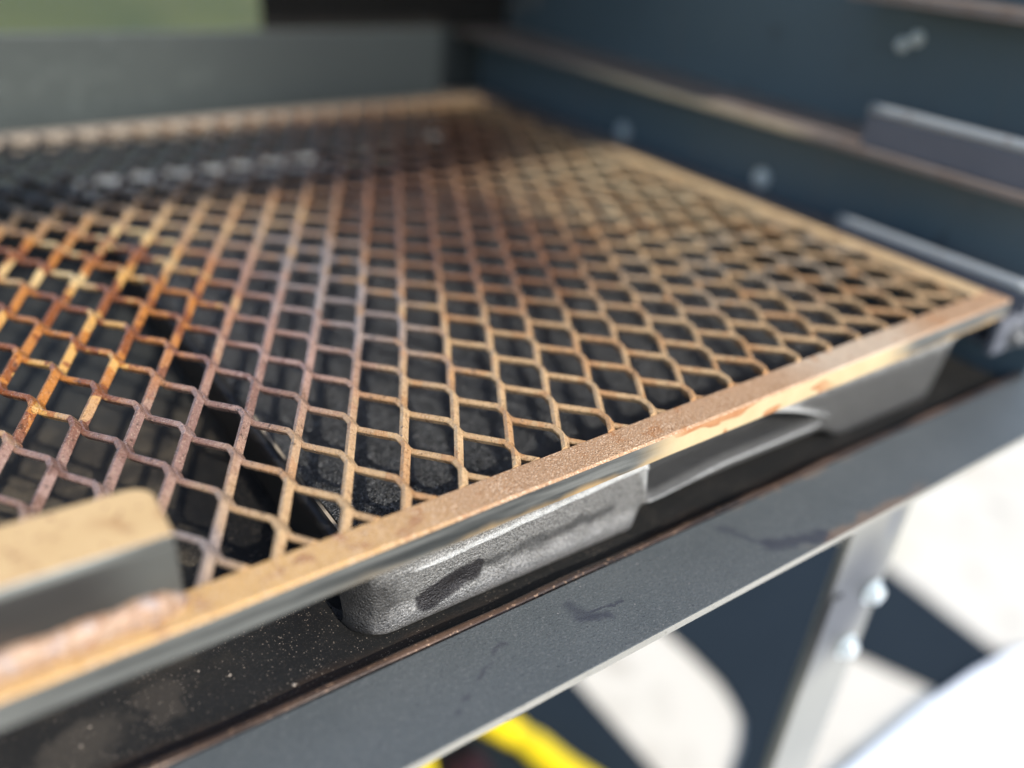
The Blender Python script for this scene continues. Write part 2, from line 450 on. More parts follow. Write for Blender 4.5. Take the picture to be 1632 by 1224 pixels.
M = dict(mesh=m_mesh(), rust=m_rust(), face=m_barface(), pan=m_pan(), grit=m_grit(), floor=m_floor(), lip=m_lip(),
         flange=m_flange(), fedge=m_flange_edge(), paint=m_paint(), back=m_backpaint(), ledge=m_ledge(), worn=m_worn(),
         leg=m_leg(), zinc=m_zinc(), bolt=m_boltdark(), weld=m_weld(), htop=m_handle_top(), hweb=m_handle_web(),
         conc=m_concrete(), lawn=m_lawn(), mat=m_dark_sheet(),
         yellow=m_plain('yellow_hose_rubber', (0.70, 0.49, 0.002), (0.82, 0.61, 0.005), 0.4),
         white=m_plain('white_plastic', (0.86, 0.87, 0.87), (0.90, 0.90, 0.90), 0.35),
         red=m_plain('faded_red_cloth', (0.05, 0.012, 0.013), (0.085, 0.02, 0.02), 0.8),
         greyrag=m_plain('grey_cloth', (0.09, 0.09, 0.10), (0.15, 0.15, 0.16), 0.8),
         near_black=m_plain('black_soot', (0.006, 0.006, 0.006), (0.016, 0.015, 0.014), 0.55, 120),
         gpaint=m_plain('grey_blue_paint', (0.075, 0.082, 0.10), (0.11, 0.115, 0.135), 0.4),
         dark=m_plain('brown_black_paint', (0.008, 0.008, 0.008), (0.015, 0.014, 0.013), 0.7, 40, 0.12),
         sbar=m_sidebar(), strip=m_plain('pale_sun_streak', (0.42, 0.43, 0.43), (0.60, 0.61, 0.60), 0.45),
         pale=m_backbar(), lining=m_lining(),
         ash=m_plain('pale_ash', (0.13, 0.11, 0.09), (0.28, 0.24, 0.20), 0.8, 300))

# ------------------------------------------------------------------ object helpers
def empty(name, loc, label, cat, group=None):
    o = bpy.data.objects.new(name, None)
    COL.objects.link(o)
    o.location = (loc[0], loc[1], loc[2] + Z0)
    o.empty_display_size = 0.05
    o['label'] = label
    o['category'] = cat
    if group:
        o['group'] = group
    return o

def base_of(o):
    v = Vector((0, 0, 0))
    while o is not None:
        v += o.location
        o = o.parent
    return v

def mesh_obj(name, verts, faces, mats, parent=None, fmat=None, smooth=False, bevel=0.0, seg=2, at=None):
    """verts are relative to the grate height; the object sits at `at` (or at its parent's origin)"""
    org = base_of(parent) if parent else Vector((0, 0, 0))
    loc = Vector((0, 0, 0))
    if at is not None:
        loc = Vector((at[0], at[1], at[2] + Z0)) - org
    off = org + loc
    me = bpy.data.meshes.new(name)
    me.from_pydata([(v[0] - off.x, v[1] - off.y, v[2] + Z0 - off.z) for v in verts], [], faces)
    for m in (mats if isinstance(mats, (list, tuple)) else [mats]):
        me.materials.append(m)
    if fmat:
        for p, i in zip(me.polygons, fmat):
            p.material_index = i
    if smooth:
        for p in me.polygons:
            p.use_smooth = True
    me.update()
    o = bpy.data.objects.new(name, me)
    COL.objects.link(o)
    o.location = loc
    if parent:
        o.parent = parent
    if bevel:
        b = o.modifiers.new('bevel', 'BEVEL')
        b.width = bevel
        b.segments = seg
        b.limit_method = 'ANGLE'
    return o

def box(x0, x1, y0, y1, z0, z1, tx=0.0):
    v = [(x, y, z + tx * x) for z in (z0, z1) for y in (y0, y1) for x in (x0, x1)]
    f = [(0, 2, 3, 1), (4, 5, 7, 6), (0, 1, 5, 4), (2, 6, 7, 3), (0, 4, 6, 2), (1, 3, 7, 5)]   # bottom top front back left right
    return v, f

def join(*parts):
    V, F = [], []
    for v, f in parts:
        n = len(V)
        V += v
        F += [tuple(i + n for i in q) for q in f]
    return V, F

def prism(poly, z0, z1):
    n = len(poly)
    v = [(x, y, z0) for x, y in poly] + [(x, y, z1) for x, y in poly]
    a = sum(poly[i][0] * poly[(i + 1) % n][1] - poly[(i + 1) % n][0] * poly[i][1] for i in range(n))
    idx = list(range(n)) if a > 0 else list(range(n))[::-1]
    f = [tuple(reversed(idx)), tuple(i + n for i in idx)]
    for k in range(n):
        i, j = idx[k], idx[(k + 1) % n]
        f.append((i, j, j + n, i + n))
    return v, f

def dome_bolt(c, ax, r, h, hexa=True):
    """bolt: washer disc, six-sided head and a domed cap along axis ax"""
    ax = Vector(ax).normalized()
    u = ax.orthogonal().normalized()
    w_ = ax.cross(u)
    c = Vector(c)
    V, F = [], []
    def ring(rad, t, n=18, hexm=False):
        s0 = len(V)
        for k in range(n):
            a = 2 * math.pi * k / n
            q = rad
            if hexm:
                q = rad * math.cos(math.pi / 6) / math.cos((a % (math.pi / 3)) - math.pi / 6)
            V.append(tuple(c + u * math.cos(a) * q + w_ * math.sin(a) * q + ax * t))
        return s0
    rings = [ring(r * 1.45, 0), ring(r * 1.45, h * 0.16), ring(r, h * 0.16, hexm=hexa), ring(r, h * 0.75, hexm=hexa),
             ring(r * 0.82, h * 0.92), ring(r * 0.4, h)]
    for a, b in zip(rings, rings[1:]):
        for k in range(18):
            F.append((a + k, a + (k + 1) % 18, b + (k + 1) % 18, b + k))
    F.append(tuple(range(rings[-1], rings[-1] + 18)))
    return V, F

def tube(path, r, n=12, rad=None):
    V, F = [], []
    P = [Vector(p) for p in path]
    up = Vector((0, 0, 1))
    for i, p in enumerate(P):
        d = (P[min(i + 1, len(P) - 1)] - P[max(i - 1, 0)]).normalized()
        s_ = d.cross(up)
        s_ = s_.normalized() if s_.length > 1e-5 else Vector((1, 0, 0))
        q = s_.cross(d)
        rr = r * (rad[i] if rad else 1)
        for k in range(n):
            a = 2 * math.pi * k / n
            V.append(tuple(p + s_ * math.cos(a) * rr + q * math.sin(a) * rr))
    for i in range(len(P) - 1):
        for k in range(n):
            F.append((i * n + k, i * n + (k + 1) % n, (i + 1) * n + (k + 1) % n, (i + 1) * n + k))
    F.append(tuple(range(n))[::-1])
    F.append(tuple(range((len(P) - 1) * n, len(P) * n)))
    return V, F

def structure(o):
    o['kind'] = 'structure'
    return o

# ------------------------------------------------------------------ the setting
v, f = [(-6, -4, -0.8), (9, -4, -0.8), (9, 3.2, -0.8), (-6, 3.2, -0.8)], [(0, 1, 2, 3)]
structure(mesh_obj('concrete_ground', v, f, M['conc']))
N = 24
v = [(-150 + 300 * i / N, 3.2 + 400 * (j / N) ** 2, -0.79 + (0.02 * math.sin(i * 1.7) * math.sin(j * 2.1) if j else 0)) for j in range(N + 1) for i in range(N + 1)]
f = [(j * (N + 1) + i, j * (N + 1) + i + 1, (j + 1) * (N + 1) + i + 1, (j + 1) * (N + 1) + i) for j in range(N) for i in range(N)]
structure(mesh_obj('lawn', v, f, M['lawn']))
v, f = [(-400, -400, -0.83), (400, -400, -0.83), (400, 600, -0.83), (-400, 600, -0.83)], [(0, 1, 2, 3)]
structure(mesh_obj('ground', v, f, M['lawn']))

# ------------------------------------------------------------------ the cooker body
XW = 0.560          # inner face of the side wall
XU = 0.597          # the wall above the ledge stands further out
YB = 0.480          # inner face of the back wall
body = empty('barbecue_cooker', (0, 0.12, -0.8), 'blue-black steel barbecue cooker with open front standing on the concrete', 'barbecue')
v, f = box(XW, XW + 0.005, -0.2035, YB + 0.005, -0.072, 0.0585)
mesh_obj('side_wall', v, f, M['paint'], body, bevel=0.0012)
v, f = box(XU, XU + 0.005, -0.2035, YB + 0.005, 0.0590, 0.42)
mesh_obj('side_wall', v, f, M['paint'], body, bevel=0.0012)
v, f = box(-0.605, -0.600, -0.2035, YB + 0.005, -0.072, 0.42)
mesh_obj('side_wall', v, f, M['paint'], body, bevel=0.0012)
v, f = box(-0.600, XW, YB, YB + 0.005, -0.072, 0.062)
mesh_obj('back_wall', v, f, M['back'], body, bevel=0.0012)
v, f = box(0.300, XU, YB + 0.0005, YB + 0.0055, 0.0625, 0.42)
mesh_obj('back_panel', v, f, M['dark'], body, bevel=0.001)
v, f = box(-0.605, XU + 0.005, -0.368, -0.1976, 0.421, 0.426)
mesh_obj('shade_plate', v, f, M['paint'], body, bevel=0.001)  # unseen plate added to shade the rear of the grate
v, f = box(-0.600, XW, -0.2025, YB, -0.071, -0.066)
mesh_obj('tray_floor', v, f, M['floor'], body)
v, f = box(0.5140, XU + 0.005, -0.1973, 0.0297, 0.421, 0.426)
mesh_obj('shade_plate', v, f, M['paint'], body, bevel=0.001)  # unseen, added to keep sun off the far ledge
v, f = box(-0.605, XU + 0.005, 0.030, YB + 0.005, 0.421, 0.426)
mesh_obj('shade_plate', v, f, M['paint'], body, bevel=0.001)  # unseen, added behind the gap that lets sun onto the back wall
# folded front lip of the tray: a small rolled edge
path = [(-0.6 + 1.16 * i / 60, -0.1995 + 0.0003 * math.sin(i * 1.3), -0.0590 + 0.0003 * math.sin(i * 2.1)) for i in range(61)]
v, f = tube(path, 0.0025, 10)
mesh_obj('tray_lip', v, f, M['lip'], body, smooth=True)
# front flange: angle iron, one leg flat on top, the other hanging down behind
v, f = join(box(-0.62, 0.62, -0.2445, -0.2036, -0.0592, -0.055))
o = mesh_obj('front_flange', v, f, [M['flange'], M['fedge']], body, fmat=[1, 0, 1, 1, 1, 1], bevel=0.0005)
v, f = box(-0.62, 0.62, -0.2080, -0.2036, -0.096, -0.0593)
mesh_obj('flange_web', v, f, M['flange'], body, bevel=0.0005)

def angle_rail(name, mat, x0, y0, y1, z, width, thick, drop, inner=XW):
    """horizontal leg from the wall to x0, short lip hanging at the free edge"""
    v, f = join(box(x0, inner - 0.0005, y0, y1, z - thick, z), box(x0, x0 + thick, y0, y1, z - drop, z - thick - 0.0001))
    return mesh_obj(name, v, f, mat, body, bevel=0.0008)

angle_rail('rack_ledge', M['ledge'], 0.5220, -0.2030, 0.479, 0.0634, 0.04, 0.0035, 0.0052, XU)
angle_rail('rack_ledge', M['ledge'], 0.5500, -0.2030, 0.0, 0.1585, 0.04, 0.0035, 0.0065, XU)
angle_rail('rack_ledge', M['ledge'], 0.5000, -0.190, 0.470, -0.0040, 0.04, 0.0035, 0.0040)
# grate guides: upright strips standing on the two ledges
v, f = box(0.5290, 0.5340, -0.2030, -0.0545, 0.0636, 0.0850)
mesh_obj('rack_guide', v, f, [M['gpaint'], M['worn']], body, fmat=[0, 1, 0, 0, 0, 0], bevel=0.0008)
v, f = box(0.5180, 0.5235, -0.2030, -0.0600, -0.0038, 0.0090)
mesh_obj('rack_guide', v, f, [M['gpaint'], M['worn']], body, fmat=[0, 1, 0, 0, 0, 0], bevel=0.0008)
# corner bracket at the front of the lower ledge
v, f = join(box(0.512, 0.548, -0.196, -0.190, -0.034, -0.0085), box(0.525, 0.543, -0.190, -0.165, -0.034, -0.030))
mesh_obj('ledge_bracket', v, f, M['gpaint'], body, bevel=0.0015)
v, f = dome_bolt((0.533, -0.1962, -0.0235), (0, -1, 0), 0.0055, 0.007)
mesh_obj('bolt', v, f, M['bolt'], body, smooth=False)
for (x, y, z, r) in ((XU, -0.0252, 0.1235, 0.0034), (XU, -0.0352, 0.1291, 0.0036), (XW, 0.0443, 0.0081, 0.0055), (XW, 0.2182, 0.0057, 0.0055),
                     (XW, 0.460, -0.0170, 0.0055), (XU, 0.460, 0.0900, 0.0060), (XU, 0.430, 0.1000, 0.0060)):
    v, f = dome_bolt((x - 0.0002, y, z), (-1, 0, 0), r, 0.006)
    mesh_obj('bolt', v, f, M['zinc'] if y < 0.3 else M['bolt'], body)
v, f = dome_bolt((0.5048, YB - 0.0002, -0.0560), (0, -1, 0), 0.0065, 0.006)
mesh_obj('bolt', v, f, M['zinc'], body)
# pale bar on two feet, added in place of a sunlit streak on the floor
v, f = box(0.098, 0.330, 0.408, 0.438, -0.0585, -0.0550)
mesh_obj('sun_streak_bar', v, f, M['strip'], body, bevel=0.0006)
for xa in (0.105, 0.318):
    v, f = box(xa, xa + 0.005, 0.412, 0.434, -0.0659, -0.0587)
    mesh_obj('streak_foot', v, f, M['strip'], body, bevel=0.0006)
# round rods along the top of the two guides
for (x, z, y1) in ((0.5315, 0.0885, -0.0545), (0.5205, 0.0125, -0.0600)):
    v, f = tube([(x, -0.2030 + (y1 + 0.2030) * i / 12, z) for i in range(13)], 0.0036, 12)
    mesh_obj('guide_rod', v, f, M['worn'], body, smooth=True)

# legs: angle iron, front plate and a side plate going back
def leg(x0, x1, y, s, back=False):
    t_ = 0.004
    sx = x1 if s > 0 else x0
    d = -1 if back else 1
    ya, yb = sorted((y, y + d * t_))
    yc, yd = sorted((y + d * t_ + d * 0.0002, y + d * 0.032))
    v, f = join(box(x0, x1, ya, yb, -0.7995, -0.0595), box(min(sx, sx - s * t_), max(sx, sx - s * t_), yc, yd, -0.7995, -0.0725))
    return mesh_obj('leg', v, f, M['leg'], body, bevel=0.001)
L1 = leg(0.3640, 0.4240, -0.2200, 1)
for (x, z) in ((0.4125, -0.1660), (0.4055, -0.2105)):
    v, f = dome_bolt((x, -0.2202, z), (0, -1, 0), 0.0062, 0.0075)
    mesh_obj('bolt', v, f, M['zinc'], L1)
v, f = box(0.3642, 0.3760, -0.2222, -0.2203, -0.40, -0.150)
mesh_obj('brace_strip', v, f, M['leg'], L1, bevel=0.0008)
leg(-0.4240, -0.3510, -0.2200, -1)
leg(0.3640, 0.4240, YB - 0.03, 1, True)
leg(-0.4240, -0.3510, YB - 0.03, -1, True)

# ------------------------------------------------------------------ the drip pan under the grate
pan = empty('roasting_pan', (0.284, 0.03, -0.066), 'grey hammered metal pan filled with black grit, under the rusty grate', 'pan')
PX0, PX1, PY0, PY1, PZT, PZB = 0.0785, 0.4900, -0.1850, 0.2600, -0.0262, -0.0655
def sm(a, b, x):
    t_ = max(0.0, min(1.0, (x - a) / (b - a)))
    return t_ * t_ * (3 - 2 * t_)
def top_z(x):
    return -0.0245 + 0.04 * (min(max(x, 0.09), 0.29) - 0.1)
def ridge_z(x):
    return -0.0315 + 0.075 * (min(max(x, 0.10), 0.29) - 0.12)
def bottom_z(x):
    a = sm(0.222, 0.2275, x) * (1 - sm(0.362, 0.392, x))
    return PZB * (1 - a) + (-0.0535) * a
def arc_z(x):
    q = max(0.0, (x - 0.275) / 0.092)
    return -0.0150 - 0.0286 * q ** 1.55
def front_y(x, z):
    y = PY0 + 0.004 * (PZT - z) / (PZT - PZB)
    # moulded grip recess: sharp slanting left flank, arched top on the right, lip along the bottom
    zl = -0.0470 + 0.0045 * sm(0.228, 0.285, x)
    left = 0.2205 + (-0.024 - z) * 0.25
    za = arc_z(x)
    a = sm(left, left + 0.010, x) * sm(zl - 0.0005, zl + 0.0045, z) * sm(za + 0.0015, za - 0.0045, z) * (1 - sm(0.362, 0.368, x))
    y += 0.015 * a
    y -= 0.0024 * math.exp(-((z - ridge_z(x)) / 0.0011) ** 2) * (1 - sm(0.215, 0.228, x)) * sm(0.09, 0.11, x)
    mid = sm(0.224, 0.230, x) * (1 - sm(0.350, 0.366, x))
    y -= 0.0032 * math.exp(-((z - zl + 0.0005) / 0.0015) ** 2) * mid
    y -= 0.0020 * math.exp(-((x - left + 0.0005) / 0.0024) ** 2) * sm(-0.052, -0.046, z)
    y -= 0.0026 * math.exp(-((z - za - 0.0005) / 0.0020) ** 2) * sm(0.270, 0.290, x) * (1 - sm(0.360, 0.370, x))
    # foot bulge in the lower part of the full-height sections
    b = sm(-0.050, -0.058, z)
    y -= 0.0025 * b * (1 - sm(0.219, 0.226, x))
    y += 0.0009 * math.sin(x * 330 + 1.3 * math.sin(x * 90)) * math.exp(-((z + 0.051) / 0.004) ** 2) * (1 - sm(0.20, 0.22, x))
    # rounded vertical corners
    for e, s_ in ((PX0, 1), (PX1, -1)):
        q = (x - e) * s_
        rr = 0.016
        if q < rr:
            y += rr - math.sqrt(max(0.0, rr * rr - (rr - q) ** 2))
    return y
NXp, NZp = 330, 44
V, F = [], []
for i in range(NXp + 1):
    u = i / NXp
    x = PX0 + (PX1 - PX0) * u
    zb = bottom_z(x)
    zt = top_z(x)
    fy = front_y(x, 0.0)
    col = [(x, fy + 0.0070, zt - 0.0035), (x, fy + 0.0055, zt - 0.0003), (x, fy + 0.0030, zt + 0.0010), (x, fy + 0.0004, zt + 0.0006)]
    for j in range(NZp + 1):
        z = zt - 0.0006 + (zb - zt + 0.0006) * j / NZp
        yy = front_y(x, z)
        q = (z - zb) / 0.005
        if q < 1:
            yy += 0.005 * (1 - math.sqrt(max(0.0, 1 - (1 - q) ** 2)))
        col.append((x, yy, z))
    lx = col[-1]
    col.append((x, lx[1] + 0.012, zb))
    V += col
CN = NZp + 6
for i in range(NXp):
    for j in range(CN - 1):
        a = i * CN + j
        F.append((a, a + 1, a + CN + 1, a + CN))
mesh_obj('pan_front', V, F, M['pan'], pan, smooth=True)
# other three walls with rims, base, open inside
def wall_strip(pts, name):
    V, F = [], []
    prof = [(0.006, PZT - 0.0035), (0.0045, PZT - 0.0003), (0.0022, PZT + 0.0008), (0.0, PZT - 0.0002), (0.0015, -0.035), (0.004, PZB + 0.004), (0.009, PZB)]
    for (x, y, nx, ny) in pts:
        for d, z in prof:
            V.append((x - nx * d, y - ny * d, z))
    k = len(prof)
    for i in range(len(pts) - 1):
        for j in range(k - 1):
            a = i * k + j
            F.append((a, a + k, a + k + 1, a + 1))
    return mesh_obj(name, V, F, M['near_black'], pan, smooth=True)
rr = 0.016
def arc(cx, cy, a0, a1, n=7):
    return [(cx + rr * math.cos(a0 + (a1 - a0) * i / n), cy + rr * math.sin(a0 + (a1 - a0) * i / n), math.cos(a0 + (a1 - a0) * i / n), math.sin(a0 + (a1 - a0) * i / n)) for i in range(n + 1)]
pts = [(PX1, PY0 + rr, 1, 0)] + arc(PX1 - rr, PY1 - rr, 0, math.pi / 2) + arc(PX0 + rr, PY1 - rr, math.pi / 2, math.pi) + [(PX0, PY0 + rr, -1, 0)]
wall_strip(pts, 'pan_wall')
# inner skin of the side walls so the pan has thickness
for xa in (PX0 + 0.0045, PX1 - 0.0075):
    v, f = box(xa, xa + 0.003, PY0 + 0.019, PY1 - 0.010, -0.0600, PZT - 0.0030)
    mesh_obj('pan_lining', v, f, M['lining'], pan, bevel=0.0006)
v, f = box(PX0 + 0.006, PX1 - 0.006, PY0 + 0.021, PY1 - 0.006, PZB + 0.0005, -0.060)
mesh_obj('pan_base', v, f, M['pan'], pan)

# bed of black grit inside the pan, uneven
NGX, NGY = 150, 150
V, F = [], []
gx0, gx1, gy0, gy1 = PX0 + 0.0078, PX1 - 0.0078, PY0 + 0.0245, PY1 - 0.0105
from mathutils import noise as mn
for j in range(NGY + 1):
    for i in range(NGX + 1):
        x = gx0 + (gx1 - gx0) * i / NGX
        y = gy0 + (gy1 - gy0) * j / NGY
        h = 0.0014 * mn.noise(Vector((x * 28, y * 28, 0.3))) + 0.0006 * mn.noise(Vector((x * 90, y * 90, 1.3))) + 0.0005 * mn.noise(Vector((x * 400, y * 400, 2.3)))
        V.append((x, y, -0.0300 + h))
for j in range(NGY):
    for i in range(NGX):
        a = j * (NGX + 1) + i
        F.append((a, a + 1, a + NGX + 2, a + NGX + 1))
grit = mesh_obj('black_grit', V, F, M['grit'], None, smooth=True)
grit['kind'] = 'stuff'
grit['label'] = 'bed of coarse black grit lying in the pan below the mesh'
# loose coarse grains lying on the near part of the bed
V, F = [], []
for k in range(5200):
    x = random.uniform(gx0 + 0.002, 0.30)
    y = gy0 + 0.001 + (random.random() ** 1.5) * 0.16
    r = random.uniform(0.00030, 0.00075)
    h = 0.0014 * mn.noise(Vector((x * 28, y * 28, 0.3))) + 0.0006 * mn.noise(Vector((x * 90, y * 90, 1.3)))
    c = Vector((x, y, -0.0300 + h + r * 0.35))
    n = len(V)
    q = Matrix.Rotation(random.uniform(0, 6.28), 3, Vector((random.gauss(0, 1), random.gauss(0, 1), random.gauss(0, 1))).normalized())
    for d in ((1, 0, 0), (-1, 0, 0), (0, 1, 0), (0, -1, 0), (0, 0, 1), (0, 0, -1)):
        V.append(tuple(c + q @ (Vector(d) * r * random.uniform(0.7, 1.25))))
    for t_ in ((0, 2, 4), (2, 1, 4), (1, 3, 4), (3, 0, 4), (2, 0, 5), (1, 2, 5), (3, 1, 5), (0, 3, 5)):
        F.append(tuple(n + i for i in t_))
grains = mesh_obj('grit_grains', V, F, M['grit'], None)
grains['kind'] = 'stuff'
grains['label'] = 'loose coarse black grains scattered over the grit bed'

# ------------------------------------------------------------------ the grate
TX = 0.02625        # the grate sits slightly askew: it rises towards +X
grate = empty('cooking_grate', (0, 0.09, -0.012), 'rusty expanded metal cooking grate with flat bar frame and welded handle', 'grate')
GX0, GX1, GY0, GY1 = -0.4700, 0.4925, -0.2025, 0.3775
ZT, ZB_ = -0.0008, -0.0118
fm = [1, 0, 1, 1, 1, 1]
v, f = box(GX0, GX1 + 0.0002, GY0, GY0 + 0.0155, ZB_, ZT, TX)
# split lengthwise for a slightly wavy, forged look
def bar_x(x0, x1, y0, y1, z0, z1, n=60):
    V, F, FM = [], [], []
    for i in range(n + 1):
        x = x0 + (x1 - x0) * i / n
        e = [0.00025 * mn.noise(Vector((x * 40, k * 3.1, 0.7))) for k in range(4)]
        c = 0.0009
        V += [(x, y0 + e[0], z0 + TX * x), (x, y0 + e[0], z1 - c + e[1] * 0.4 + TX * x), (x, y0 + c + e[0], z1 + e[1] * 0.6 + TX * x),
              (x, y1 - c + e[2], z1 + e[3] * 0.6 + TX * x), (x, y1 + e[2], z1 - c + TX * x), (x, y1 + e[2], z0 + TX * x)]
    for i in range(n):
        for k in range(6):
            a, b = i * 6 + k, i * 6 + (k + 1) % 6
            F.append((a, a + 6, b + 6, b))
            FM.append(0 if k in (1, 2, 3) else 1)
    F.append((0, 1, 2, 3, 4, 5))
    F.append(tuple(n * 6 + k for k in (5, 4, 3, 2, 1, 0)))
    FM += [1, 1]
    return V, F, FM
v, f, fm = bar_x(GX0, GX1, GY0, GY0 + 0.0155, ZB_, ZT)
mesh_obj('frame_bar', v, f, [M['rust'], M['face']], grate, fmat=fm)
v, f, fm = bar_x(GX0, GX1, GY1 - 0.0050, GY1 + 0.0100, ZB_, ZT + 0.001)
mesh_obj('frame_bar', v, f, [M['pale'], M['pale']], grate, fmat=fm)
v, f = box(GX1 - 0.0150, GX1, GY0 + 0.0157, GY1 - 0.0052, ZB_, ZT, TX)
mesh_obj('frame_bar', v, f, M['sbar'], grate, bevel=0.0007)
v, f = box(GX0, GX0 + 0.0150, GY0 + 0.0157, GY1 - 0.0052, ZB_, ZT, TX)
mesh_obj('frame_bar', v, f, M['rust'], grate, bevel=0.0007)

# expanded metal: zigzag strands running along Y, each twisted about its own axis, bonded to its neighbours at the knuckles
HX, HY, YAW = 0.011997, 0.0245, -0.03139
SW, ST, TILT = 0.0041, 0.0025, R_(-54)
HB = 0.0032          # half length of a bond
X_IN0, X_IN1, Y_IN0, Y_IN1 = GX0 + 0.0145, GX1 - 0.0142, GY0 + 0.0151, GY1 - 0.0046
ZC = -0.0024
V, F = [], []
prof = []
c_ = 0.00045
hw, ht = SW / 2, ST / 2
for (a, b) in ((-hw, -ht + c_), (-hw + c_, -ht), (hw - c_, -ht), (hw, -ht + c_), (hw, ht - c_), (hw - c_, ht), (-hw + c_, ht), (-hw, ht - c_)):
    prof.append((a * math.cos(TILT) - b * math.sin(TILT), a * math.sin(TILT) + b * math.cos(TILT)))
hwx = hw * math.cos(TILT) + 0.00002
ZA = hw * abs(math.sin(TILT))        # every strand climbs from its lower bond to its upper one
def lat(X, Y):
    return X - YAW * Y, Y + YAW * X
for m in range(-42, 45):
    pts = []
    for n in range(-10, 18):
        if (m + n) % 2 == 0:
            xc = m * HX + hwx
        else:
            xc = (m + 1) * HX - hwx
        j = random.gauss(0, 0.00012)
        jz = random.gauss(0, 0.00010)
        for dy, inset in ((-HB - 0.0010, 0.0004), (-HB + 0.0008, 0.0), (HB - 0.0008, 0.0), (HB + 0.0010, 0.0004)):
            s_ = 1 if (m + n) % 2 == 0 else -1
            pts.append((xc + j + s_ * inset, n * HY + dy + random.gauss(0, 0.0001), jz - s_ * ZA))
    wp = [(*lat(X, Y), jz) for X, Y, jz in pts]
    clip = []
    for i, p in enumerate(wp):
        if Y_IN0 <= p[1] <= Y_IN1:
            clip.append(p)
        if i + 1 < len(wp):
            q = wp[i + 1]
            for lim in ((Y_IN0, Y_IN1) if p[1] < q[1] else (Y_IN1, Y_IN0)):
                if (p[1] - lim) * (q[1] - lim) < 0:
                    t_ = (lim - p[1]) / (q[1] - p[1])
                    clip.append(tuple(p[k] + (q[k] - p[k]) * t_ for k in range(3)))
    ring_ids = []
    for i, (x, y, jz) in enumerate(clip):
        if not X_IN0 <= x <= X_IN1:
            ring_ids.append(None)
            continue
        a, b = clip[max(i - 1, 0)], clip[min(i + 1, len(clip) - 1)]
        d = Vector((b[0] - a[0], b[1] - a[1])).normalized()
        ring_ids.append(len(V))
        end = y < Y_IN0 + 1e-6 or y > Y_IN1 - 1e-6
        for (pu, pz) in prof:
            V.append((x + (pu / max(d.y, 0.3) if end else d.y * pu), y - (0 if end else d.x * pu), ZC + pz + jz + TX * x))
    last = None
    for i, r in enumerate(ring_ids):
        nxt = ring_ids[i + 1] if i + 1 < len(ring_ids) else None
        prv = ring_ids[i - 1] if i else None
        if r is None:
            continue
        if nxt is not None:
            for k in range(8):
                F.append((r + k, r + (k + 1) % 8, nxt + (k + 1) % 8, nxt + k))
        if prv is None:
            F.append(tuple(r + k for k in range(8)))
        if nxt is None:
            F.append(tuple(r + k for k in range(7, -1, -1)))
mesh_obj('expanded_mesh', V, F, M['mesh'], grate)

# handle: short angle iron standing on the front bar, top leg turned back, rounded corner
HZ = 0.0265
hx0, hx1 = -0.165, 0.0165
def rounded_top(x0, x1, y0, y1, r, n=7):
    p = [(x0, y0), (x1, y0)]
    p += [(x1 - r + r * math.cos(a), y1 - r + r * math.sin(a)) for a in [math.pi / 2 * i / n for i in range(n + 1)]]
    p += [(x0 + r - r * math.sin(a), y1 - r + r * math.cos(a)) for a in [math.pi / 2 * i / n for i in range(n + 1)]]
    return p
v, f = prism(rounded_top(hx0, hx1, -0.1920, -0.1640, 0.0075), HZ - 0.0036, HZ)
hnd = mesh_obj('handle', v, f, [M['htop'], M['hweb']], grate, fmat=[1, 0] + [1] * (len(f) - 2), bevel=0.0009, seg=3)
v, f = box(hx0 + 0.0002, hx1 - 0.0001, -0.1917, -0.1879, -0.0003, HZ - 0.0037)
mesh_obj('handle_web', v, f, M['hweb'], hnd, bevel=0.0007)
# weld bead: rippled fillet along the foot of the handle
V, F = [], []
NW, KW = 420, 8
for i in range(NW + 1):
    x = hx0 + (hx1 + 0.0015 - hx0) * i / NW
    ph = (x / 0.0042) % 1.0
    r = 0.0060 + 0.0004 * abs(math.sin(ph * 3.14)) + 0.0009 * mn.noise(Vector((x * 120, 0, 0)))
    r *= min(1.0, math.sqrt(max(0.0, (hx1 + 0.0015 - x) / 0.007))) * min(1.0, math.sqrt(max(0.0, (x - hx0) / 0.006))) + 1e-5
    for k in range(KW + 1):
        a = math.pi / 2 * k / KW
        rip = 1 + 0.03 * abs(math.sin(ph * 3.14 + k * 0.25)) + 0.05 * mn.noise(Vector((x * 420, k * 0.5, 4.0)))
        V.append((x, -0.1915 - r * 0.80 * math.cos(a) * rip, -0.0012 + TX * x + r * 1.18 * math.sin(a) * rip))
for i in range(NW):
    for k in range(KW):
        a = i * (KW + 1) + k
        F.append((a, a + KW + 1, a + KW + 2, a + 1))
mesh_obj('weld_bead', V, F, M['weld'], hnd, smooth=True)

# ------------------------------------------------------------------ crumbs of ash on the tray floor
V, F = [], []
for k in range(260):
    x = random.uniform(-0.07, 0.10)
    y = random.uniform(-0.199, -0.150)
    r = random.uniform(0.00010, 0.00024) if k > 5 else random.uniform(0.0005, 0.0009)
    n = len(V)
    for d in ((1, 0, 0), (-1, 0, 0), (0, 1, 0), (0, -1, 0), (0, 0, 1), (0, 0, -1)):
        V.append(tuple(Vector((x, y, -0.0659 + r * 0.5)) + Vector(d) * r * random.uniform(0.6, 1.5)))
    for t_ in ((0, 2, 4), (2, 1, 4), (1, 3, 4), (3, 0, 4), (2, 0, 5), (1, 2, 5), (3, 1, 5), (0, 3, 5)):
        F.append(tuple(n + i for i in t_))
o = mesh_obj('ash_crumbs', V, F, M['ash'], None)
o['kind'] = 'stuff'
o['label'] = 'pale specks of ash scattered on the black tray floor'

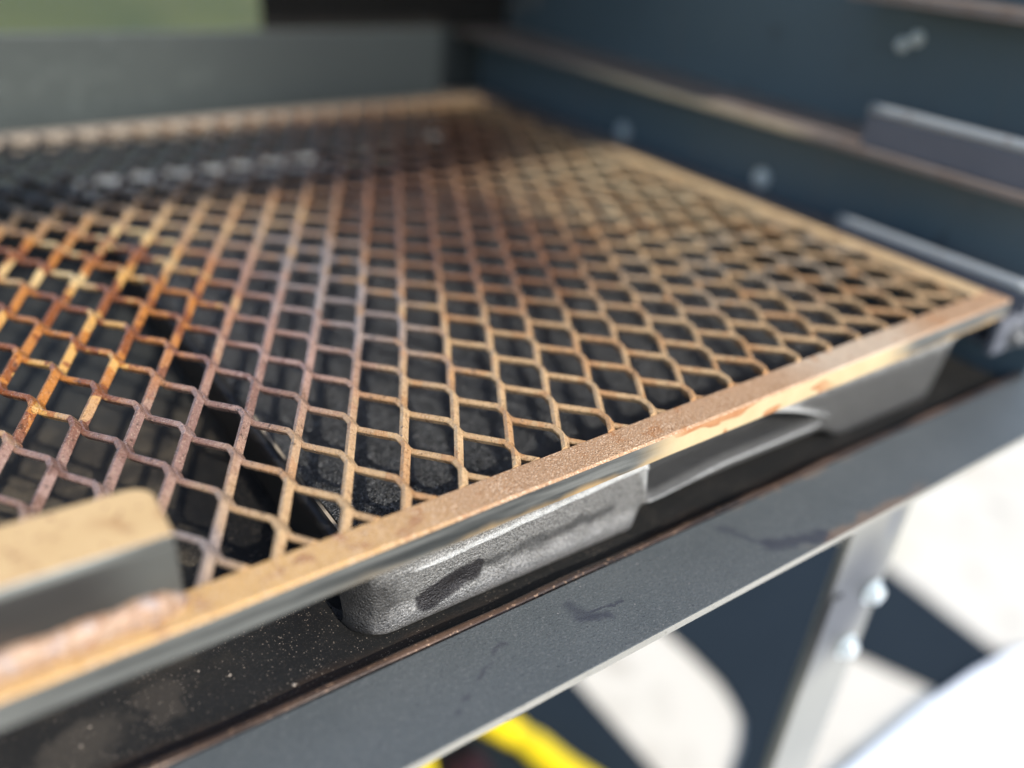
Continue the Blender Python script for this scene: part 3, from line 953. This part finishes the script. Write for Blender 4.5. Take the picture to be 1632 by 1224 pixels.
# ------------------------------------------------------------------ things on the ground below
def top(o, label, cat, group=None):
    o['label'] = label
    o['category'] = cat
    if group:
        o['group'] = group
    return o
sheetB = [(0.795, 0.2115), (0.797, 0.1576), (0.7938, 0.0891), (0.784, 0.055), (0.7705, 0.0254), (0.7361, -0.0015), (0.7015, -0.0188), (0.6349, -0.0574),
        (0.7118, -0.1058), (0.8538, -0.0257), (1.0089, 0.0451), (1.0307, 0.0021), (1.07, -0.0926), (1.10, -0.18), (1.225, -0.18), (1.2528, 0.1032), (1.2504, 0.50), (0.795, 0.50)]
v, f = prism(sheetB, -0.7995, -0.793)  # thin dark sheet laid flat on the concrete
top(mesh_obj('dark_sheet', v, f, M['mat'], None, bevel=0.002, at=(0.95, 0.2, -0.7995)), 'dark flat sheet on the concrete with a curved edge, seen behind the bolted leg', 'mat')
sheetA = [(-0.5, -0.19), (0.602, -0.19), (0.608, 0.21), (0.609, 0.60), (-0.5, 0.60)]
v, f = prism(sheetA, -0.7995, -0.793)
top(mesh_obj('dark_sheet', v, f, M['mat'], None, bevel=0.002, at=(0.05, 0.2, -0.7995)), 'dark straight-edged sheet on the concrete carrying the yellow hose', 'mat')

# yellow hose: a loop lying on the dark sheet
pts = []
key = [(0.305, 0.110), (0.325, 0.170), (0.350, 0.222), (0.395, 0.245), (0.440, 0.220), (0.461, 0.185), (0.478, 0.143), (0.491, 0.090), (0.515, 0.02), (0.515, -0.05), (0.49, -0.13), (0.42, -0.16), (0.34, -0.13), (0.30, -0.05), (0.285, 0.02), (0.275, 0.06), (0.24, 0.10), (0.18, 0.13), (0.05, 0.15)]
def cr(p0, p1, p2, p3, t_):
    return tuple(0.5 * (2 * b + (c - a) * t_ + (2 * a - 5 * b + 4 * c - d) * t_ * t_ + (3 * b - a - 3 * c + d) * t_ ** 3) for a, b, c, d in zip(p0, p1, p2, p3))
for i in range(len(key) - 1):
    p = [key[max(0, min(len(key) - 1, i + k))] for k in (-1, 0, 1, 2)]
    for s_ in range(6):
        x, y = cr(*p, s_ / 6)
        pts.append((x, y, -0.7733))
rad = []
for (x, y, z) in pts:
    d = math.hypot(x - 0.4785, y - 0.158)
    rad.append(1.0 - 0.22 * math.exp(-(d / 0.010) ** 2))
v, f = tube(pts, 0.0195, 14, rad)
top(mesh_obj('yellow_hose', v, f, M['yellow'], None, smooth=True, at=(0.4, 0.05, -0.7925)), 'bright yellow hose lying in a loop on the dark sheet below', 'hose')

# crumpled rags inside the loop
def rag(name, cx, cy, rx, ry, h, mat, label, seed):
    n = 16
    V, F = [], []
    for j in range(n + 1):
        for i in range(n + 1):
            u, w2 = i / n * 2 - 1, j / n * 2 - 1
            e = max(0.0, 1 - max(abs(u), abs(w2)) ** 4)
            V.append((cx + rx * u * (1 + 0.15 * mn.noise(Vector((w2 * 2, seed, 0)))), cy + ry * w2 * (1 + 0.15 * mn.noise(Vector((u * 2, seed, 3)))),
                      -0.7922 + e * h * (0.5 + 0.9 * abs(mn.noise(Vector((u * 2.2, w2 * 2.2, seed)))))))
    for j in range(n):
        for i in range(n):
            a = j * (n + 1) + i
            F.append((a, a + 1, a + n + 2, a + n + 1))
    o = mesh_obj(name, V, F, mat, None, smooth=True, at=(cx, cy, -0.7925))
    md = o.modifiers.new('thickness', 'SOLIDIFY')
    md.thickness = 0.002
    md.offset = 1
    top(o, label, 'rag')
rag('cloth_rag', 0.392, 0.155, 0.026, 0.030, 0.02, M['red'], 'faded dark red rag on the dark sheet inside the yellow hose', 1.0)
rag('cloth_rag', 0.405, 0.075, 0.040, 0.040, 0.02, M['greyrag'], 'grey crumpled rag on the dark sheet in front of the red rag', 5.0)

# white plastic lid in the lower right corner
P = [(0.4379, -0.9), (0.4379, -0.1093), (0.8202, -0.108), (1.0388, -0.1061), (1.1454, -0.1103), (1.2141, -0.1184), (1.2619, -0.128), (1.3223, -0.1556), (1.3639, -0.2024), (1.3847, -0.2752), (1.3847, -0.9)]
v, f = prism(P, -0.7995, -0.783)
top(mesh_obj('white_lid', v, f, M['white'], None, bevel=0.003, seg=3, at=(0.9, -0.5, -0.7995)), 'white plastic lid with a rounded corner lying in front of the bolted leg', 'lid')
